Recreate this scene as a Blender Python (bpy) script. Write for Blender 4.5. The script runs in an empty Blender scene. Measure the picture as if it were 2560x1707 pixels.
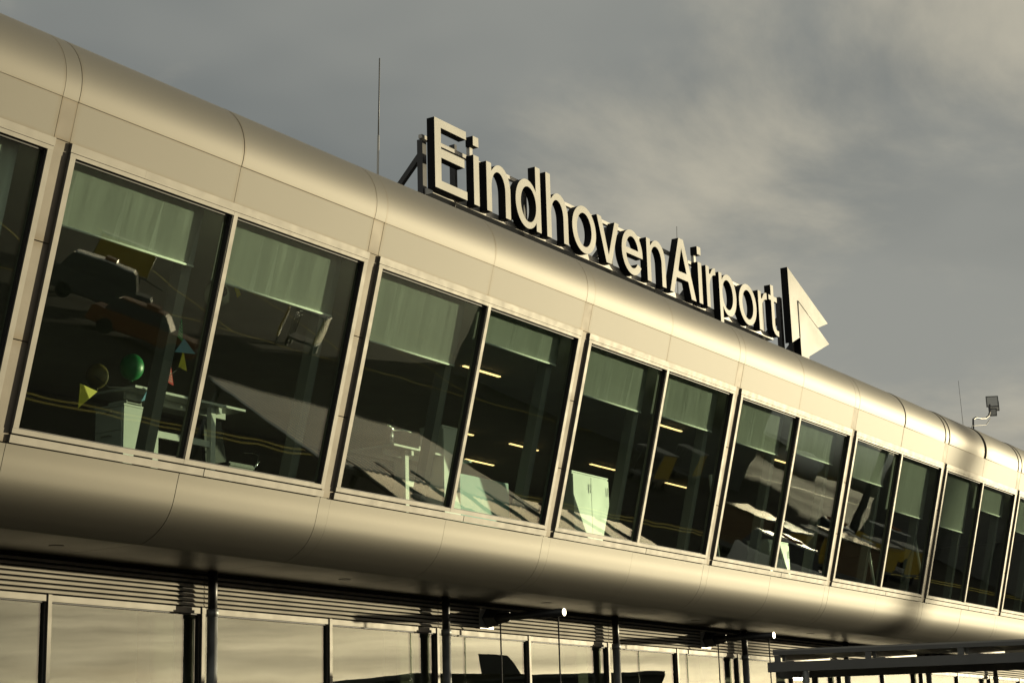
import bpy, bmesh, math, random
from mathutils import Vector, Matrix
random.seed(7)
SC = bpy.context.scene
COL = SC.collection
rad = math.radians

# ------------------------------------------------------------------ camera
CAM = Vector((-12.171, -14.307, 1.65))
YAW, PITCH, ROLL = 0.5716574283, 0.2380004342, -0.0286358125
fw = Vector((math.cos(YAW)*math.cos(PITCH), math.sin(YAW)*math.cos(PITCH), math.sin(PITCH)))
r0 = fw.cross(Vector((0, 0, 1))).normalized(); u0 = r0.cross(fw)
rv = r0*math.cos(ROLL) + u0*math.sin(ROLL); uv = -r0*math.sin(ROLL) + u0*math.cos(ROLL)
cd = bpy.data.cameras.new('camera'); cam = bpy.data.objects.new('camera', cd); COL.objects.link(cam)
cd.sensor_width = 36.0; cd.sensor_fit = 'HORIZONTAL'; cd.lens = 4408.07/2560*36.0
cd.clip_start = 0.1; cd.clip_end = 6000
M = Matrix((rv, uv, -fw)).transposed().to_4x4(); M.translation = CAM
cam.matrix_world = M
SC.camera = cam

# ------------------------------------------------------------------ light
SUN_AZ, SUN_EL = rad(-24.0), rad(2.8)
sdir = Vector((math.cos(SUN_AZ)*math.cos(SUN_EL), math.sin(SUN_AZ)*math.cos(SUN_EL), math.sin(SUN_EL)))
sl = bpy.data.lights.new('sun', 'SUN'); sl.energy = 5.0; sl.angle = rad(0.6); sl.color = (1.0, 0.87, 0.57)
so = bpy.data.objects.new('sun', sl); COL.objects.link(so)
so.rotation_euler = (-sdir).to_track_quat('-Z', 'Y').to_euler(); so.location = (60, -40, 40)

W = bpy.data.worlds.new('World'); SC.world = W; W.use_nodes = True
def build_world():
    nt = W.node_tree; nt.nodes.clear()
    N = lambda t: nt.nodes.new(t)
    L = lambda a, b: nt.links.new(a, b)
    out = N('ShaderNodeOutputWorld'); bg = N('ShaderNodeBackground'); bg.inputs['Strength'].default_value = 0.088
    sky = N('ShaderNodeTexSky'); sky.sky_type = 'NISHITA'; sky.sun_disc = False
    sky.sun_elevation = SUN_EL; sky.sun_rotation = math.pi/2 - SUN_AZ
    sky.altitude = 0; sky.air_density = 1.0; sky.dust_density = 3.0; sky.ozone_density = 1.0
    tc = N('ShaderNodeTexCoord')
    sep = N('ShaderNodeSeparateXYZ'); L(tc.outputs['Generated'], sep.inputs[0])
    mx = N('ShaderNodeMath'); mx.operation = 'MAXIMUM'; mx.inputs[1].default_value = 0.0; L(sep.outputs['Z'], mx.inputs[0])
    ad = N('ShaderNodeMath'); ad.operation = 'ADD'; ad.inputs[1].default_value = 0.17; L(mx.outputs[0], ad.inputs[0])
    dx = N('ShaderNodeMath'); dx.operation = 'DIVIDE'; L(sep.outputs['X'], dx.inputs[0]); L(ad.outputs[0], dx.inputs[1])
    dy = N('ShaderNodeMath'); dy.operation = 'DIVIDE'; L(sep.outputs['Y'], dy.inputs[0]); L(ad.outputs[0], dy.inputs[1])
    cb = N('ShaderNodeCombineXYZ'); L(dx.outputs[0], cb.inputs[0]); L(dy.outputs[0], cb.inputs[1])
    def noise(scale, det, rough, off, dist=0.0):
        mp = N('ShaderNodeMapping'); mp.inputs['Location'].default_value = off
        L(cb.outputs[0], mp.inputs[0])
        n = N('ShaderNodeTexNoise'); n.inputs['Scale'].default_value = scale; n.inputs['Detail'].default_value = det
        n.inputs['Roughness'].default_value = rough; n.inputs['Distortion'].default_value = dist
        L(mp.outputs[0], n.inputs['Vector']); return n.outputs['Fac']
    def ramp(src, a, b):
        m = N('ShaderNodeMapRange'); m.interpolation_type = 'SMOOTHSTEP'
        m.inputs['From Min'].default_value = a; m.inputs['From Max'].default_value = b
        L(src, m.inputs['Value']); return m.outputs[0]
    veil = ramp(noise(0.55, 5, 0.52, (17.13, 19.82, 0)), 0.30, 0.56)     # thin high overcast
    puff = ramp(noise(1.5, 8, 0.56, (19.38, 17.88, 0), 0.3), 0.43, 0.68)  # lit cloud tops
    # nearness to the sun (azimuth and height)
    dot = N('ShaderNodeVectorMath'); dot.operation = 'DOT_PRODUCT'; L(tc.outputs['Generated'], dot.inputs[0])
    dot.inputs[1].default_value = sdir
    glow = ramp(dot.outputs['Value'], 0.35, 1.0)
    p2 = N('ShaderNodeMath'); p2.operation = 'POWER'; p2.inputs[1].default_value = 12.0; L(glow, p2.inputs[0])
    lowband = ramp(sep.outputs['Z'], 0.27, 0.09)
    pq = N('ShaderNodeMath'); pq.operation = 'MULTIPLY'; L(p2.outputs[0], pq.inputs[0]); L(lowband, pq.inputs[1]); p2 = pq
    def mix(f, a, b):
        m = N('ShaderNodeMix'); m.data_type = 'RGBA'
        if hasattr(f, 'node'): L(f, m.inputs['Factor'])
        else: m.inputs['Factor'].default_value = f
        for k, v in (('A', a), ('B', b)):
            s = [i for i in m.inputs if i.name == k and i.type == 'RGBA'][0]
            if hasattr(v, 'node'): L(v, s)
            else: s.default_value = (*v, 1)
        return [o for o in m.outputs if o.type == 'RGBA'][0]
    grey = mix(p2.outputs[0], (2.75, 2.8, 2.55), (34.0, 27.5, 17.5))
    warm = mix(p2.outputs[0], (4.8, 4.45, 3.5), (46.0, 37.5, 24.5))
    gap = mix(0.62, sky.outputs[0], mix(p2.outputs[0], (1.55, 1.72, 1.74), (17.0, 13.3, 8.0)))
    c2 = mix(veil, gap, grey)
    pm = N('ShaderNodeMath'); pm.operation = 'MULTIPLY'; pm.inputs[1].default_value = 0.80; L(puff, pm.inputs[0])
    c3 = mix(pm.outputs[0], c2, warm)
    # stratified cloud bars low over the horizon
    mps = N('ShaderNodeMapping'); mps.inputs['Scale'].default_value = (1.3, 1.3, 26.0); L(tc.outputs['Generated'], mps.inputs[0])
    ns = N('ShaderNodeTexNoise'); ns.inputs['Scale'].default_value = 1.6; ns.inputs['Detail'].default_value = 5; ns.inputs['Roughness'].default_value = 0.55
    L(mps.outputs[0], ns.inputs['Vector'])
    bar = N('ShaderNodeMapRange'); bar.inputs['From Min'].default_value = 0.32; bar.inputs['From Max'].default_value = 0.68
    bar.inputs['To Min'].default_value = 0.38; bar.inputs['To Max'].default_value = 1.25; L(ns.outputs['Fac'], bar.inputs['Value'])
    low = ramp(sep.outputs['Z'], 0.22, 0.06)
    one = N('ShaderNodeMix'); one.data_type = 'FLOAT'; one.inputs[2].default_value = 1.0; L(low, one.inputs[0]); L(bar.outputs[0], one.inputs[3])
    sc = N('ShaderNodeVectorMath'); sc.operation = 'SCALE'; L(c3, sc.inputs[0]); L(one.outputs[0], sc.inputs['Scale'])
    c3 = sc.outputs[0]
    L(c3, bg.inputs['Color']); L(bg.outputs[0], out.inputs[0])
build_world()
SC.view_settings.view_transform = 'Standard'; SC.view_settings.look = 'None'
SC.view_settings.exposure = 0.33; SC.view_settings.gamma = 1.0
try: SC.view_settings.use_curve_mapping = False
except Exception: pass
SC.render.engine = 'CYCLES'
SC.cycles.max_bounces = 10; SC.cycles.transparent_max_bounces = 24; SC.cycles.use_denoising = True
SC.cycles.caustics_reflective = False; SC.cycles.caustics_refractive = False

# ------------------------------------------------------------------ materials
MAT = {}
def nodes(name):
    m = bpy.data.materials.new(name); m.use_nodes = True; MAT[name] = m
    nt = m.node_tree; nt.nodes.clear(); return m, nt
def princ(name, col, rough=0.5, metal=0.0, var=0.0, vscale=3.0, bump=0.0, bscale=40.0, stretch=(1, 1, 1), spec=0.5, coord='Object', emit=None, estr=0.0, edge=None, rvar=1):
    m, nt = nodes(name); N = nt.nodes.new; L = nt.links.new
    o = N('ShaderNodeOutputMaterial'); b = N('ShaderNodeBsdfPrincipled'); L(b.outputs[0], o.inputs[0])
    b.inputs['Roughness'].default_value = rough; b.inputs['Metallic'].default_value = metal
    b.inputs['Specular IOR Level'].default_value = spec
    b.inputs['Base Color'].default_value = (*col, 1)
    if emit: b.inputs['Emission Color'].default_value = (*emit, 1); b.inputs['Emission Strength'].default_value = estr
    tc = N('ShaderNodeTexCoord')
    src = None
    if var or bump:
        mp = N('ShaderNodeMapping'); L(tc.outputs[coord], mp.inputs[0]); mp.inputs['Scale'].default_value = stretch
    if var:
        n = N('ShaderNodeTexNoise'); n.inputs['Scale'].default_value = vscale; n.inputs['Detail'].default_value = 6; L(mp.outputs[0], n.inputs['Vector'])
        mr = N('ShaderNodeMapRange'); mr.inputs['From Min'].default_value = 0.3; mr.inputs['From Max'].default_value = 0.7
        mr.inputs['To Min'].default_value = 1-var; mr.inputs['To Max'].default_value = 1+var; L(n.outputs['Fac'], mr.inputs['Value'])
        vm = N('ShaderNodeVectorMath'); vm.operation = 'SCALE'; vm.inputs[0].default_value = col; L(mr.outputs[0], vm.inputs['Scale'])
        L(vm.outputs[0], b.inputs['Base Color']); src = vm.outputs[0]
        if rvar:
          rr = N('ShaderNodeMapRange'); rr.inputs['From Min'].default_value = 0.3; rr.inputs['From Max'].default_value = 0.7
          rr.inputs['To Min'].default_value = max(0.02, rough-0.04); rr.inputs['To Max'].default_value = min(1, rough+0.05)
          L(n.outputs['Fac'], rr.inputs['Value']); L(rr.outputs[0], b.inputs['Roughness'])
    if edge:   # grime washed out of the panel joints: brown along the panel's own edges
        sp = N('ShaderNodeSeparateXYZ'); L(tc.outputs['Generated'], sp.inputs[0])
        facs = []
        for ax, wd in ((0, edge[1]), (2, edge[2])):
            for inv in (False, True):
                v = sp.outputs[ax]
                if inv:
                    s = N('ShaderNodeMath'); s.operation = 'SUBTRACT'; s.inputs[0].default_value = 1; L(v, s.inputs[1]); v = s.outputs[0]
                q = N('ShaderNodeMapRange'); q.interpolation_type = 'SMOOTHSTEP'; q.inputs['From Min'].default_value = 0; q.inputs['From Max'].default_value = wd
                q.inputs['To Min'].default_value = 1; q.inputs['To Max'].default_value = 0; L(v, q.inputs['Value']); facs.append(q.outputs[0])
        a = facs[0]
        for f in facs[1:]:
            s = N('ShaderNodeMath'); s.operation = 'ADD'; L(a, s.inputs[0]); L(f, s.inputs[1]); a = s.outputs[0]
        n2 = N('ShaderNodeTexNoise'); n2.inputs['Scale'].default_value = 5; n2.inputs['Detail'].default_value = 4; L(tc.outputs['Object'], n2.inputs['Vector'])
        mu = N('ShaderNodeMath'); mu.operation = 'MULTIPLY'; L(a, mu.inputs[0]); L(n2.outputs['Fac'], mu.inputs[1])
        m3 = N('ShaderNodeMath'); m3.operation = 'MULTIPLY'; m3.inputs[1].default_value = edge[0]; m3.use_clamp = True; L(mu.outputs[0], m3.inputs[0])
        mx = N('ShaderNodeMix'); mx.data_type = 'RGBA'; L(m3.outputs[0], mx.inputs['Factor'])
        A = [i for i in mx.inputs if i.name == 'A' and i.type == 'RGBA'][0]; B = [i for i in mx.inputs if i.name == 'B' and i.type == 'RGBA'][0]
        if src: L(src, A)
        else: A.default_value = (*col, 1)
        B.default_value = (0.15, 0.112, 0.062, 1)
        L([x for x in mx.outputs if x.type == 'RGBA'][0], b.inputs['Base Color'])
    if bump:
        n3 = N('ShaderNodeTexNoise'); n3.inputs['Scale'].default_value = bscale; n3.inputs['Detail'].default_value = 3; L(mp.outputs[0], n3.inputs['Vector'])
        bp = N('ShaderNodeBump'); bp.inputs['Strength'].default_value = bump; bp.inputs['Distance'].default_value = 0.01
        L(n3.outputs['Fac'], bp.inputs['Height']); L(bp.outputs[0], b.inputs['Normal'])
    return m
def glass(name, tint, base, ior, wave, wscale):
    m, nt = nodes(name); N = nt.nodes.new; L = nt.links.new
    o = N('ShaderNodeOutputMaterial'); mx = N('ShaderNodeMixShader'); L(mx.outputs[0], o.inputs[0])
    t = N('ShaderNodeBsdfTransparent'); t.inputs[0].default_value = (*tint, 1)
    g = N('ShaderNodeBsdfGlossy'); g.inputs['Roughness'].default_value = 0.0; g.inputs['Color'].default_value = (0.95, 0.95, 0.93, 1)
    fr = N('ShaderNodeFresnel'); fr.inputs['IOR'].default_value = ior
    ad = N('ShaderNodeMath'); ad.operation = 'ADD'; ad.inputs[1].default_value = base; ad.use_clamp = True; L(fr.outputs[0], ad.inputs[0])
    ge = N('ShaderNodeNewGeometry'); iv = N('ShaderNodeMapRange'); L(ge.outputs['Backfacing'], iv.inputs['Value'])
    iv.inputs['To Min'].default_value = ior; iv.inputs['To Max'].default_value = 1/ior; L(iv.outputs[0], fr.inputs['IOR'])
    L(ad.outputs[0], mx.inputs[0]); L(t.outputs[0], mx.inputs[1]); L(g.outputs[0], mx.inputs[2])
    tc = N('ShaderNodeTexCoord'); n = N('ShaderNodeTexNoise'); n.inputs['Scale'].default_value = wscale; n.inputs['Detail'].default_value = 1.0
    L(tc.outputs['Object'], n.inputs['Vector'])
    bp = N('ShaderNodeBump'); bp.inputs['Strength'].default_value = 1.0; bp.inputs['Distance'].default_value = wave
    L(n.outputs['Fac'], bp.inputs['Height']); L(bp.outputs[0], g.inputs['Normal'])
    return m
PANEL = (0.185, 0.176, 0.154)
princ('panel', (0.187, 0.178, 0.155), 0.66, 0.62, 0.012, 1.2, 0.0, rvar=0, edge=(0.5, 0.03, 0.09))
princ('cornice', (0.20, 0.19, 0.166), 0.60, 0.62, 0.012, 1.2, rvar=0, edge=(0.5, 0.02, 0.03))
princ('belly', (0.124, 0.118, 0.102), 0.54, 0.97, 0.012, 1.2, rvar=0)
princ('pilaster', (0.19, 0.172, 0.144), 0.66, 0.60, 0.05, 3.0, edge=(0.7, 0.15, 0.12))
princ('frame', (0.235, 0.222, 0.195), 0.62, 0.45, 0.04, 6.0)
princ('seal', (0.02, 0.02, 0.02), 0.6)
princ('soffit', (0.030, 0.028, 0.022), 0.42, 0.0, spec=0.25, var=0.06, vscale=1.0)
princ('louvre', (0.46, 0.43, 0.37), 0.5, 0.35, 0.06, 2.0)
princ('core', (0.035, 0.033, 0.03), 0.8)
princ('roofing', (0.14, 0.14, 0.135), 0.85, 0, 0.15, 1.0)
princ('galv', (0.26, 0.27, 0.27), 0.5, 0.35, 0.35, 9.0, stretch=(1, 1, .35))
princ('darksteel', (0.06, 0.06, 0.062), 0.45, 0.5, 0.1, 4)
princ('steelgrey', (0.17, 0.17, 0.165), 0.5, 0.2, 0.1, 2)
princ('letterface', (0.62, 0.60, 0.535), 0.32, 0.0, 0.03, 1.5, spec=0.5)
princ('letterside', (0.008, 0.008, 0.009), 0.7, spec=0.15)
princ('signbeam', (0.48, 0.465, 0.43), 0.4, 0.4, 0.05, 3)
princ('white', (0.60, 0.60, 0.58), 0.45, 0, 0.03, 2)
princ('paintwhite', (0.78, 0.77, 0.73), 0.22, 0, 0.06, 1)
princ('blind', (0.88, 0.89, 0.85), 0.9, 0, 0.055, 2.5, stretch=(4.5, 1, .12))
princ('ceiling', (0.42, 0.41, 0.38), 0.9, 0, 0.06, 2)
princ('wallpaint', (0.33, 0.32, 0.29), 0.9, 0, 0.06, 1)
princ('carpet', (0.05, 0.05, 0.05), 0.95, 0, 0.15, 8)
princ('post', (0.20, 0.20, 0.18), 0.6, 0.1, 0.05, 3)
princ('chrome', (0.75, 0.75, 0.73), 0.12, 1.0)
princ('black', (0.02, 0.02, 0.02), 0.5)
princ('lens', (0.015, 0.015, 0.015), 0.08)
princ('yellow', (0.75, 0.62, 0.02), 0.55)
princ('flagblue', (0.18, 0.40, 0.60), 0.8)
princ('flagred', (0.62, 0.03, 0.03), 0.8)
princ('flaggreen', (0.05, 0.40, 0.16), 0.8)
princ('balloongreen', (0.02, 0.22, 0.07), 0.4)
princ('balloonyellow', (0.12, 0.09, 0.02), 0.45)
princ('teal', (0.05, 0.22, 0.24), 0.5)
princ('lamp', (0.9, 0.8, 0.6), 0.5, emit=(1.0, 0.62, 0.25), estr=2.2)
princ('apron', (0.040, 0.036, 0.029), 0.9, 0, 0.30, 0.22, spec=0.08, bump=0.25, bscale=14)
princ('marking', (0.55, 0.42, 0.06), 0.7, 0, 0.15, 3)
princ('concrete', (0.22, 0.21, 0.19), 0.85, 0, 0.15, 0.6)
princ('hangar', (0.10, 0.10, 0.095), 0.7, 0, 0.12, 0.5)
princ('corrugated', (0.10, 0.095, 0.09), 0.55, 0.1, 0.1, 1.5)
princ('vaultroof', (0.84, 0.81, 0.72), 0.13, 1.0, 0.08, 1.2)
princ('seam', (0.05, 0.05, 0.055), 0.5)
princ('orange', (0.22, 0.075, 0.012), 0.45)
princ('cargoyellow', (0.55, 0.38, 0.03), 0.5)
princ('rubber', (0.015, 0.015, 0.015), 0.8)
princ('fuselage', (0.78, 0.78, 0.76), 0.25)
princ('tailgreen', (0.02, 0.30, 0.12), 0.3)
princ('joist', (0.34, 0.33, 0.30), 0.55, 0.2, 0.08, 3)
princ('brown', (0.20, 0.13, 0.07), 0.7, 0, 0.1, 2)
glass('pane', (0.92, 0.998, 0.94), 0.085, 1.30, 0.0008, 1.3)
glass('groundpane', (0.74, 0.80, 0.72), 0.055, 1.55, 0.0010, 0.9)

# ------------------------------------------------------------------ helpers
class MB:
    def __init__(s): s.bm = bmesh.new()
    def quad(s, a, b, c, d):
        s.bm.faces.new([s.bm.verts.new(p) for p in (a, b, c, d)])
    def hexa(s, p):   # 8 corners: bottom loop 0-3, top loop 4-7
        v = [s.bm.verts.new(q) for q in p]
        for f in ((3, 2, 1, 0), (4, 5, 6, 7), (0, 1, 5, 4), (1, 2, 6, 5), (2, 3, 7, 6), (3, 0, 4, 7)):
            s.bm.faces.new([v[i] for i in f])
        return s
    def box(s, x0, x1, y0, y1, z0, z1):
        return s.hexa([(x0, y0, z0), (x1, y0, z0), (x1, y1, z0), (x0, y1, z0), (x0, y0, z1), (x1, y0, z1), (x1, y1, z1), (x0, y1, z1)])
    def fbox(s, x0, x1, s0, s1, d0, d1):   # box in the slanted facade plane
        return s.hexa([FP(x0, s0, d1), FP(x1, s0, d1), FP(x1, s0, d0), FP(x0, s0, d0), FP(x0, s1, d1), FP(x1, s1, d1), FP(x1, s1, d0), FP(x0, s1, d0)])
    def tube(s, pts, r, n=12, cap=True):
        pts = [Vector(p) for p in pts]; rings = []
        if not isinstance(r, (list, tuple)): r = [r]*len(pts)
        for i, p in enumerate(pts):
            t = (pts[min(i+1, len(pts)-1)] - pts[max(i-1, 0)]).normalized()
            a = t.cross(Vector((0, 0, 1)))
            if a.length < 1e-3: a = t.cross(Vector((1, 0, 0)))
            a.normalize(); b = t.cross(a)
            rings.append([s.bm.verts.new(p + (a*math.cos(k*2*math.pi/n) + b*math.sin(k*2*math.pi/n))*r[i]) for k in range(n)])
        for i in range(len(pts)-1):
            for k in range(n):
                f = s.bm.faces.new((rings[i][k], rings[i][(k+1) % n], rings[i+1][(k+1) % n], rings[i+1][k])); f.smooth = True
        if cap:
            s.bm.faces.new(rings[0][::-1]); s.bm.faces.new(rings[-1])
        return s
    def extrude_profile(s, prof, x0, x1, thick, inward):
        # prof: list of (y, z); extruded along x, with a return edge going 'thick' inward so that joints have depth
        n = len(prof)
        A = [s.bm.verts.new((x0, y, z)) for y, z in prof]; B = [s.bm.verts.new((x1, y, z)) for y, z in prof]
        for i in range(n-1):
            f = s.bm.faces.new((A[i], B[i], B[i+1], A[i+1])); f.smooth = True
        I = inward
        A2 = [s.bm.verts.new((x0, y+I[i][0]*thick, z+I[i][1]*thick)) for i, (y, z) in enumerate(prof)]
        B2 = [s.bm.verts.new((x1, y+I[i][0]*thick, z+I[i][1]*thick)) for i, (y, z) in enumerate(prof)]
        C = [s.bm.verts.new(v.co) for v in A]; D = [s.bm.verts.new(v.co) for v in B]
        for i in range(n-1):
            s.bm.faces.new((C[i+1], A2[i+1], A2[i], C[i])); s.bm.faces.new((D[i], B2[i], B2[i+1], D[i+1]))
        E0, E1 = s.bm.verts.new(A[0].co), s.bm.verts.new(B[0].co); s.bm.faces.new((E0, s.bm.verts.new(A2[0].co), s.bm.verts.new(B2[0].co), E1))
        E0, E1 = s.bm.verts.new(A[-1].co), s.bm.verts.new(B[-1].co); s.bm.faces.new((E0, E1, s.bm.verts.new(B2[-1].co), s.bm.verts.new(A2[-1].co)))
        return s
    def sphere(s, c, r, sz=1.0, n=20):
        r_ = bmesh.ops.create_uvsphere(s.bm, u_segments=n, v_segments=n//2, radius=r)
        for v in r_['verts']: v.co = Vector((v.co.x, v.co.y, v.co.z*sz)) + Vector(c)
        for f in s.bm.faces:
            f.smooth = True
        return s
    def bevel(s, w, seg=1):
        bmesh.ops.bevel(s.bm, geom=list(s.bm.edges), offset=w, segments=seg, affect='EDGES'); return s
    def build(s, name, mat, parent=None, recalc=True, mats=None):
        if recalc: bmesh.ops.recalc_face_normals(s.bm, faces=s.bm.faces)
        me = bpy.data.meshes.new(name); s.bm.to_mesh(me); s.bm.free()
        o = bpy.data.objects.new(name, me); COL.objects.link(o)
        for m in (mats or [mat]): me.materials.append(MAT[m])
        if parent is not None:
            o.parent = parent
            o.matrix_parent_inverse = Matrix.Translation(-parent_world(parent))
        return o
def parent_world(p):
    v = Vector((0, 0, 0))
    # every Empty sits unrotated; its parts are modelled in world coordinates
    q = p
    while q is not None:
        v += q.location; q = q.parent if q.get('_rel') else None
    return v
def tag(o, label=None, cat=None, group=None, kind=None):
    if label: o['label'] = label
    if cat: o['category'] = cat
    if group: o['group'] = group
    if kind: o['kind'] = kind
    return o
def thing(name, loc, label, cat, group=None):
    o = bpy.data.objects.new(name, None); COL.objects.link(o); o.location = loc; o.empty_display_size = 0.3
    return tag(o, label, cat, group)
def copy_tree(o, off):
    """copy a thing, its parts and their sub-parts, moved by off"""
    def kids(p): return [c for c in ALL() if c.parent == p]
    c = o.copy(); COL.objects.link(c); c.location = o.location + Vector(off)
    for ch in kids(o):
        d = ch.copy(); COL.objects.link(d); d.parent = c
        d.matrix_parent_inverse = ch.matrix_parent_inverse
        for g in kids(ch):
            e = g.copy(); COL.objects.link(e); e.parent = d; e.matrix_parent_inverse = g.matrix_parent_inverse
    return c
def ALL(): return list(COL.objects)
def single(name, mb, mat, label, cat, group=None, mats=None):
    return tag(mb.build(name, mat, mats=mats), label, cat, group)

# ------------------------------------------------------------------ facade constants
BAY, PW = 5.4, 0.2228
ZB = 5.132
TILT = math.atan2(0.8042, 8.2583-ZB)
SL = math.hypot(0.8042, 8.2583-ZB)           # sill line to head line along the slope
U = Vector((0, -math.sin(TILT), math.cos(TILT))); NRM = Vector((0, -math.cos(TILT), -math.sin(TILT)))
def FP(x, s, d): return Vector((x, 0, ZB)) + U*s + NRM*d
K0, K1 = -2, 8                               # bays built
XA, XB = K0*BAY, K1*BAY
G = 0.005                                    # half joint

# ================================================================== ground
g = MB(); g.quad((-1500, -1500, 0), (2000, -1500, 0), (2000, 1500, 0), (-1500, 1500, 0))
tag(g.build('apron_ground', 'apron'), kind='structure')
mk = MB()
for (x0, x1, y) in ((-40, 160, -24.0), (-40, 160, -24.6), (20, 160, -47)):
    mk.quad((x0, y, .004), (x1, y, .004), (x1, y+.25, .004), (x0, y+.25, .004))
for i in range(8):
    x = 30+i*11; mk.quad((x, -47, .004), (x+.2, -47, .004), (x+14.2, -75, .004), (x+14, -75, .004))
tag(mk.build('apron_markings', 'marking'), kind='structure')

# ================================================================== terminal building
T = thing('terminal_building', (0, 2.1, 0), 'long airport terminal with rounded metal upper storey and slanted ribbon windows', 'building')
YC, ZC, RC = -0.326, 8.93, 0.64
corn = []
for i in range(19):
    a = rad(-21.5 + i*(112+21.5)/18); corn.append((YC-RC*math.cos(a), ZC+RC*math.sin(a)))
corn_in = [((YC-y)/RC, (ZC-z)/RC) for y, z in corn]
bp = [(-0.002, 5.126), (.032, 5.008), (.066, 4.875), (.109, 4.74), (.175, 4.62), (.262, 4.52), (.375, 4.435), (.47, 4.386), (.56, 4.350), (.615, 4.334)]
def smooth_prof(p, n=4):
    out = []
    for i in range(len(p)-1):
        p0 = p[max(i-1, 0)]; p1 = p[i]; p2 = p[i+1]; p3 = p[min(i+2, len(p)-1)]
        for k in range(n):
            t = k/n
            out.append(tuple(0.5*((2*p1[j]) + (-p0[j]+p2[j])*t + (2*p0[j]-5*p1[j]+4*p2[j]-p3[j])*t*t + (-p0[j]+3*p1[j]-3*p2[j]+p3[j])*t**3) for j in range(2)))
    out.append(p[-1]); return out
bel = smooth_prof(bp)
bel_in = []
for i in range(len(bel)):
    a = bel[max(i-1, 0)]; b = bel[min(i+1, len(bel)-1)]; t = Vector((b[0]-a[0], b[1]-a[1])).normalized()
    bel_in.append((-t.y, t.x))      # points into the building

def yaw_about(o, x, deg, y=0):
    c = Matrix.Translation(Vector((x, y, 0))); w = c @ Matrix.Rotation(rad(deg), 4, 'Z') @ c.inverted()
    o.data.transform(w)

for k in range(K0, K1):
    xl = k*BAY; xr = xl+PW; xm = xl+(BAY+PW)/2; xe = xl+BAY
    for (a, b, kind) in ((xl, xr, 'p'), (xr, xm, 'a'), (xm, xe, 'b')):
        x0, x1 = a+G*.6, b-G*.6
        jit = random.uniform(-.09, .09) if kind != 'p' else random.uniform(-.15, .15)
        far = (k >= 5 or (k == 4 and kind == 'b'))
        dy = random.uniform(-.002, .002)
        o = MB().extrude_profile([(y+dy, z) for y, z in corn], x0, x1, .03, corn_in).build('cornice_panel', 'cornice', T, recalc=False)
        yaw_about(o, (a+b)/2, jit + (1.0 *.7 if far and kind != 'p' else 0), -.9)
        f = MB().fbox(x0, x1, SL+.008, 3.676, -.03, dy).build('fascia_panel', 'panel' if kind != 'p' else 'pilaster', T)
        yaw_about(f, (a+b)/2, jit*.7, -.85)
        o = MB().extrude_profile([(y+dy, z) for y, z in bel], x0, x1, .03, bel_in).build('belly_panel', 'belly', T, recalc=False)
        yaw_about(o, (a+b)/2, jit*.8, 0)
    # pilaster between two bays: three stacked sheets set back from the window frames
    for (s0, s1) in ((.0, 1.06), (1.072, 2.12), (2.132, SL-.004)):
        MB().fbox(xl-.012, xr-.004, s0, s1, -.07, .018).build('pilaster_panel', 'pilaster', T)
    # sill and head flashings
    for (a, b) in ((xr, xm+.35), (xm+.36, xe)):
        MB().fbox(a, b, .002, .086, -.04, .045 if a == xr else .048).build('sill_strip', 'frame', T)
    for (a, b) in ((xr, xr+1.1), (xr+1.104, xe)):
        MB().fbox(a, b, 3.135, SL-.002, -.04, .048 if a == xr else .045).build('head_strip', 'frame', T)
    # two windows
    for (a, b, left) in ((xr+.002, xm-.014, True), (xm-.010, xe-.014, False)):
        bl, br = (.075, .012) if left else (.068, .072)
        s0, s1, gb, gt = .104, 3.128, .158, 3.084
        m = MB()
        m.fbox(a, b, s0, gb, -.075, .052); m.fbox(a, b, gt, s1, -.075, .052)
        m.fbox(a, a+bl, gb+.001, gt-.001, -.075, .056); m.fbox(b-br, b, gb+.001, gt-.001, -.075, .050)
        w = m.build('window', 'frame', T)
        q = MB()
        q.fbox(a+bl+.002, a+bl+.014, gb, gt, -.02, .012); q.fbox(b-br-.022, b-br-.002, gb, gt, -.02, .03)
        q.fbox(a+bl+.015, b-br-.023, gb+.001, gb+.012, -.02, .012); q.fbox(a+bl+.015, b-br-.023, gt-.03, gt-.001, -.02, .012)
        q.build('gasket', 'seal', w)
        MB().fbox(a+bl+.014, b-br-.014, gb+.004, gt-.004, -.03, -.012).build('pane', 'pane', w)
        drop = {(0, True): 2.38, (0, False): 2.30, (-1, False): 2.10, (1, True): 2.14, (1, False): 2.60, (2, True): 2.29, (2, False): 2.33,
                (3, True): 2.28, (3, False): 2.42, (4, True): 2.30, (4, False): 1.85, (5, True): 1.80, (5, False): 2.45}.get((k, left), 2.2)
        bd = MB()
        xs = [a+.03+(b-.30-a-.03)*i/24 for i in range(25)]
        ph = random.uniform(0, 6)
        pts0 = [FP(x, drop, -.135-.004*math.sin(x*9+ph)) for x in xs]; pts1 = [FP(x, 3.10, -.135-.0015*math.sin(x*9+ph)) for x in xs]
        v0 = [bd.bm.verts.new(p) for p in pts0]; v1 = [bd.bm.verts.new(p) for p in pts1]
        for i in range(24):
            f = bd.bm.faces.new((v0[i], v0[i+1], v1[i+1], v1[i])); f.smooth = True
        bmesh.ops.solidify(bd.bm, geom=list(bd.bm.faces), thickness=.002)
        bd.tube([FP(xs[0], drop, -.135), FP(xs[-1], drop, -.135)], .014, 8)
        bd.build('roller_blind', 'blind', w)
    # slanted structural posts just inside the glass
    for xx in (xm-.42, xe-.46):
        MB().fbox(xx, xx+.15, -.2, 3.1, -.36, -.20).build('inner_post', 'post', T)

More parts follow.
